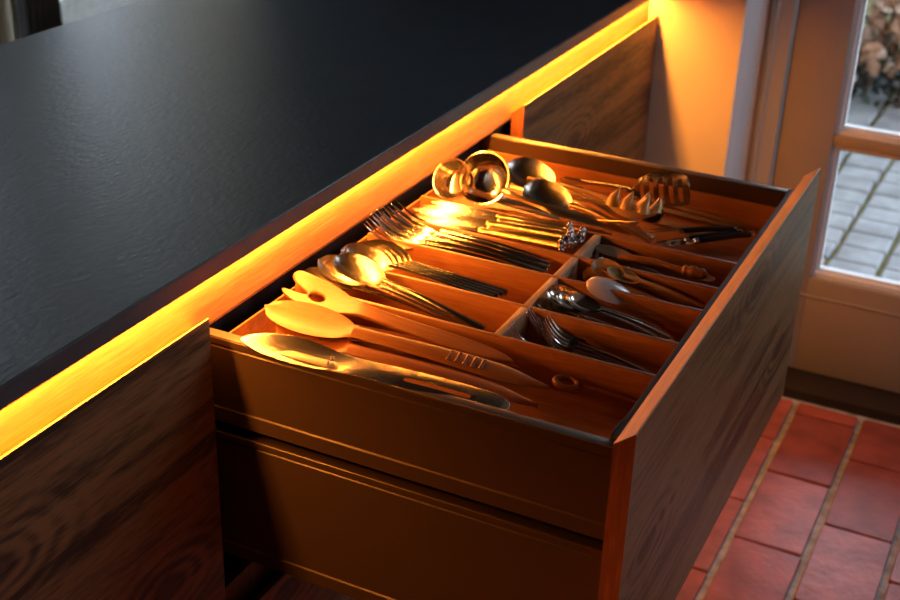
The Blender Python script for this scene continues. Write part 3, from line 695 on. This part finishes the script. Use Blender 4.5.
place(wfk, .374, (-0.0148, 0.1870, -0.0400), (0.3141, 0.1866, -0.0660), 12)
small('olive_spoon', .15, .030, .036, .001, M['spoon_wood_b'], M['spoon_wood_b'], (0.3704, 0.1912, -0.0780), (0.4926, 0.2141, -0.0940), 0, 'x', w0=.005)
ol_s = [o for o in bpy.data.objects if o.get('label') == 'x'][0]
ol_s['label'] = 'small wooden olive spoon with a ringed head lying alone near the drawer front'
for c in children(ol_s):
    if c.name.startswith('bowl'): bpy.data.objects.remove(c)
bm = bmesh.new()
R0, r0 = .0135, .0042; vv = [[bm.verts.new((.0175+(R0+r0*math.cos(b))*math.cos(a)*1.25, (R0+r0*math.cos(b))*math.sin(a), r0*1.3*math.sin(b))) for b in [2*PI*j/8 for j in range(8)]] for a in [2*PI*i/24 for i in range(24)]]
for i in range(24):
    for j in range(8): bm.faces.new((vv[i][j], vv[(i+1) % 24][j], vv[(i+1) % 24][(j+1) % 8], vv[i][(j+1) % 8]))
bm_obj('ring', bm, M['spoon_wood'], ol_s, 60)

# long stainless server with slotted handle
sv = empty('cake_server', label='long gleaming metal server with slotted handle, nearest the near drawer side', cat='server')
ol = [(0, .000), (.010, .016), (.035, .028), (.070, .032), (.105, .029), (.140, .023), (.18, .020), (.25, .021), (.31, .022), (.350, .018), (.366, .008), (.366, -.008), (.350, -.019), (.31, -.022), (.25, -.021), (.18, -.018), (.140, -.017), (.105, -.020), (.070, -.020), (.035, -.016), (.010, -.008)]
def slot(x0, x1, y, h): 
    k = 6; return [(x0-h*math.sin(PI*i/k), y+h*math.cos(PI*i/k)) for i in range(k+1)]+[(x1+h*math.sin(PI*i/k), y-h*math.cos(PI*i/k)) for i in range(k+1)]
sl = [slot(.235, .315, -.004, .0045)]
plate('blade', catmull(ol, 5), sl, .0018, M['steel_b'], sv, lambda x, y: -.007*math.sin(PI*min(1, x/.16))*(1-(y/.03)**2)+.006*math.sin(PI*max(0, (x-.15)/.22))*(1-(y/.028)**2), .0005, 36)
bm = bmesh.new()
for (x, y) in ((.128, -.006), (.128, .006)): bmesh.ops.create_icosphere(bm, subdivisions=2, radius=.0028, matrix=Matrix.Translation((x, y, .001)))
bm_obj('rivet', bm, M['steel'], sv, 60)
place(sv, .368, (0.0289, 0.0203, -0.0300), (0.3690, 0.0514, -0.0440), 4)

# ------------------------------------------------------------ serving tools in the wide far compartment
def ladle(label, c, nrm, end, rad, mtl, mid):
    r = empty('ladle', c, label, 'ladle'); nrm = Vector(nrm).normalized(); c = Vector(c)
    a = nrm.orthogonal().normalized(); b = nrm.cross(a); bm = bmesh.new(); N_ = 28
    prof = []
    for i in range(10): q = PI/2*i/9; prof.append((rad*math.sin(q)**.62, -rad*1.0*math.cos(q)**.8))
    prof += [(rad*1.05, .0012), (rad*1.045, .0028), (rad*.985, .0022)]
    for i in range(9, -1, -1): q = PI/2*i/9; prof.append(((rad-.0016)*math.sin(q)**.62, -(rad*1.0-.0016)*math.cos(q)**.8))
    rg = []
    for (rr, h) in prof:
        if rr < 1e-5: rg.append([bm.verts.new(nrm*h)]); continue
        rg.append([bm.verts.new(nrm*h+(a*math.cos(2*PI*k/N_)+b*math.sin(2*PI*k/N_))*rr) for k in range(N_)])
    for p, q in zip(rg, rg[1:]):
        for k in range(N_):
            k2 = (k+1) % N_
            if len(p) == 1: bm.faces.new((p[0], q[k], q[k2]))
            elif len(q) == 1: bm.faces.new((p[k], p[k2], q[0]))
            else: bm.faces.new((p[k], p[k2], q[k2], q[k]))
    bm_obj('bowl', bm, mtl, r, 50)
    e = Vector(end)-c; md = Vector(mid)-c
    d = (md-nrm*md.dot(nrm)).normalized(); s0 = d*rad*1.0+nrm*.001
    P = []; 
    for i in range(13):
        t_ = i/12; P.append((1-t_)**2*s0+2*t_*(1-t_)*md+t_*t_*e)
    bm = bmesh.new(); rings = []; wv = None
    for i, p in enumerate(P):
        tdir = (P[min(i+1, 12)]-P[max(i-1, 0)]).normalized(); up = (nrm*.45+Vector((0, 0, 1))*.55); wv = tdir.cross(up).normalized(); up = wv.cross(tdir)
        hw = .0085-.0045*math.sin(PI*min(1, i/7))+.003*i/12; th = .0034
        rings.append([bm.verts.new(p+wv*hw*s+up*th*q) for s, q in ((-1, 0), (-.6, 1), (.6, 1), (1, 0), (.6, -1), (-.6, -1))])
    for p, q in zip(rings, rings[1:]):
        for k in range(6): bm.faces.new((p[k], p[(k+1) % 6], q[(k+1) % 6], q[k]))
    bm.faces.new(rings[0]); bm.faces.new(rings[-1]); bm_obj('handle', bm, M['steel_amber'], r, 50); return r
ladle('large polished ladle resting on its side, round bowl open to the viewer', (0.0571, 0.6529, -0.0300), (.02, -.88, .46), (0.3128, 0.6811, -0.0780), .0415, M['steel'], (0.1641, 0.5810, -0.0300))
ladle('smaller polished ladle behind and left of the large one', (0.0093, 0.6314, -0.0340), (-.22, -.82, .52), (0.1735, 0.6971, -0.0850), .0325, M['steel'], (0.0535, 0.6485, -0.0600))
add('serving_spoon', [
    ((0.0610, 0.7339, -0.0300), (0.2969, 0.7097, -0.0820), 22, 'brushed serving spoon right of the large ladle, bowl in shade at its left'),
    ((0.1280, 0.6490, -0.0280), (0.3427, 0.6477, -0.0720), 26, 'brushed serving spoon with a large gold-lit bowl in front of the other')], 'spoon', 'serving spoons beside the ladles')
# flat serving blades between the knives and the spoons
def blade_tool(name, L, lb, wd, m1, m2, tip, end, roll, label, cat, pointed=True, hw=.008):
    r = empty(name, label=label, cat=cat); st = []
    prof = ((0, .04), (.12, .5), (.35, .85), (.65, 1), (.9, .8), (1, .4)) if pointed else ((0, .75), (.05, .95), (.3, 1), (.7, .9), (.95, .55), (1, .35))
    for q, h in prof: st.append((lb*q, 0, 0, wd/2*h, 0, .0016))
    loft('blade', st, m1, r, 4); make_handle(L, lb*.99, .004, hw, m2, r, .006, 0, .003, square=False); place(r, L, tip, end, roll); return r
blade_tool('carving_knife', .30, .18, .030, M['steel_dull'], M['black'], (0.3009, 0.7706, -0.0620), (0.1070, 0.7558, -0.0580), 30, 'dark bladed carving knife lying against the far board', 'knife', hw=.009)
blade_tool('cake_slicer', .20, .085, .040, M['steel_amber'], M['steel_amber'], (0.3556, 0.6187, -0.0580), (0.1709, 0.7266, -0.0700), 30, 'triangular gold-lit cake slicer with a bright edge pointing right', 'slicer')
blade_tool('serving_knife', .26, .13, .022, M['steel_amber'], M['steel_amber'], (0.0536, 0.6002, -0.0600), (0.2797, 0.6450, -0.0750), 20, 'gold-lit serving knife lying under the ladle handles', 'knife')
# four-pronged carving fork
cf = make_fork('carving_fork', .27, .040, .105, .078, M['steel_amber'], n=4, curve=.006); tag(cf, 'long-tined gold-lit serving fork between the gold-lit spoon and the pasta server', 'fork'); place(cf, .27, (0.3039, 0.6458, -0.0600), (0.0506, 0.7464, -0.0750), 16)
# pasta server: scooped head with upright teeth
ps = empty('pasta_server', label='gold-lit pasta server with pointed teeth round its scooped head', cat='pasta server')
bm = bmesh.new()
st = []
for i in range(11):
    q = i/10; s = max(0, 1-(2*q-1)**2); st.append((.095*q, 0, 0, max(.036*s**.42, .004), .018*s, .0030))
loft('head', st, M['gilt'], ps, 9)
for k, (x, sgn) in enumerate([(.010, 1), (.034, 1), (.060, 1), (.020, -1), (.048, -1)]):
    q = x/.095; yw = .036*max(0, 1-(2*q-1)**2)**.42
    tube('tooth', [(x, sgn*(yw-.002), -.001), (x-.002, sgn*(yw+.001), .011), (x-.006, sgn*(yw-.002), .026)], [.0120, .0080, .0014], M['gilt'], ps, 7)
make_handle(.26, .092, .005, .009, M['gilt'], ps, .006, 0, .004, square=False); place(ps, .26, (0.3385, 0.6682, -0.0360), (0.0964, 0.7421, -0.0520), 18)
rd = empty('ladle_rod', label='round gold-lit handle rod ending in a small dark ball scoop', cat='scoop')
tube('rod', [(0, 0, 0), (.04, 0, .002), (.10, 0, .002), (.135, 0, 0)], [.0032, .0038, .0042, .005], M['steel_amber'], rd)
bm = bmesh.new(); bmesh.ops.create_uvsphere(bm, u_segments=18, v_segments=12, radius=.0165)
for v in list(bm.verts):
    if v.co.z > .004: v.co.z = .004+(v.co.z-.004)*-.75
bmesh.ops.transform(bm, matrix=Matrix.Translation((.150, 0, 0)), verts=bm.verts); bm_obj('scoop', bm, M['silver_dark'], rd, 60); rd.name = 'ball_scoop'
place(rd, .165, (0.1766, 0.7097, -0.0560), (0.3398, 0.6983, -0.0500), 60)
# slotted turner standing on edge
tu = empty('slotted_turner', label='curved steel turner with four long slots, standing on edge by the far side', cat='turner')
ol = [(0, .012), (.006, .030), (.022, .036), (.070, .036), (.088, .028), (.100, .010), (.108, .0045), (.118, .0045), (.118, -.0045), (.108, -.0045), (.100, -.010), (.088, -.028), (.070, -.036), (.022, -.036), (.006, -.030), (0, -.012)]
sl = [[(xx+hx*cx, hy*cy) for cx, cy in [(math.copysign(abs(math.cos(a))**.5, math.cos(a)), math.copysign(abs(math.sin(a))**.5, math.sin(a))) for a in [2*PI*(k+.5)/16 for k in range(16)]]] for xx, hx, hy in ((.018, .0042, .024), (.035, .0042, .028), (.052, .0042, .028), (.069, .0042, .028), (.086, .0036, .018))]
plate('blade', ol, sl, .0018, M['steel_dull'], tu, lambda x, y: .010*math.cos(PI*min(1, x/.1))+.25*y*y/.036, .0004, 30)
make_handle(.26, .112, .0045, .009, M['steel_dull'], tu, .005, .0, .004, square=False)
place(tu, .26, (0.3567, 0.7750, -0.0400), (0.1327, 0.7949, -0.0660), 80)
# tools with dark handles
def bar_tool(label, head, tip, end, name, cat):
    r = empty(name, label=label, cat=cat)
    if head == 'peeler':
        tube('blade_frame', [(.045, .010, 0), (.012, .010, 0), (.0, 0, 0), (.012, -.010, 0), (.045, -.010, 0)], .0018, M['steel'], r, 6); box('peeler_blade', (.008, -.009, -.0006), (.043, .009, .0008), M['steel'], r)
        tube('neck', [(.045, .010, 0), (.055, 0, 0), (.045, -.010, 0)], .0022, M['steel'], r, 6)
    elif head == 'fork':
        for y in (-.005, .005): tube('prong', [(0, y*1.2, 0), (.03, y, .002), (.055, y*.4, .001)], [.0006, .0016, .002], M['steel'], r, 6)
    else: loft('blade', [(0, 0, 0, .0010, 0, .001), (.02, .0, 0, .007, 0, .0015), (.05, 0, 0, .008, 0, .0016), (.056, 0, 0, .004, 0, .002)], M['steel_dull'], r, 4)
    tube('handle', [(.054, 0, 0), (.062, 0, 0), (.09, 0, .001), (.125, 0, .001), (.145, 0, 0), (.150, 0, 0)], [.003, .0062, .0068, .0062, .0068, .003], M['handle_blue'], r, 10, flat=.7)
    tube('ferrule', [(.052, 0, 0), (.058, 0, 0)], .0058, M['steel'], r, 10); tube('end_cap', [(.1495, 0, 0), (.1535, 0, 0)], .0050, M['steel'], r, 10)
    place(r, .153, tip, end); return r
bar_tool('dark handled vegetable peeler, nearest the divider among the dark handles', 'peeler', (0.3511, 0.6878, -0.0940), (0.4644, 0.7869, -0.0880), 'peeler', 'peeler')
bar_tool('dark handled paring knife lying between the peeler and the small fork', 'knife', (0.3353, 0.6925, -0.0960), (0.4481, 0.7812, -0.0860), 'paring_knife', 'knife')
bar_tool('dark handled two-pronged fork, furthest of the dark handles', 'fork', (0.3160, 0.7246, -0.0920), (0.4414, 0.7803, -0.0820), 'cocktail_fork', 'fork')
# wooden skewers and slats along the far board
for (a, b, w_, lab) in (((0.2570, 0.8480, -0.0877), (0.4451, 0.8360, -0.0986), .006, 'thin wooden stick lying closest to the far board'),
                        ((0.2304, 0.8350, -0.0940), (0.4375, 0.8287, -0.1010), .009, 'flat wooden stirring stick beside the thin far one'),
                        ((0.2210, 0.8136, -0.1010), (0.4029, 0.7762, -0.1010), .013, 'broad flat wooden spatula stick under the dark handles')):
    L_ = (Vector(b)-Vector(a)).length
    o = loft('wooden_stick', [(0, 0, 0, w_*.3, 0, .002), (.004, 0, 0, w_*.8, 0, .004), (L_*.5, 0, 0, w_, 0, .004), (L_-.004, 0, 0, w_*.8, 0, .004), (L_, 0, 0, w_*.3, 0, .002)], M['spoon_wood_g'], None, 5)
    tag(o, lab, 'stick'); place(o, L_, a, b)
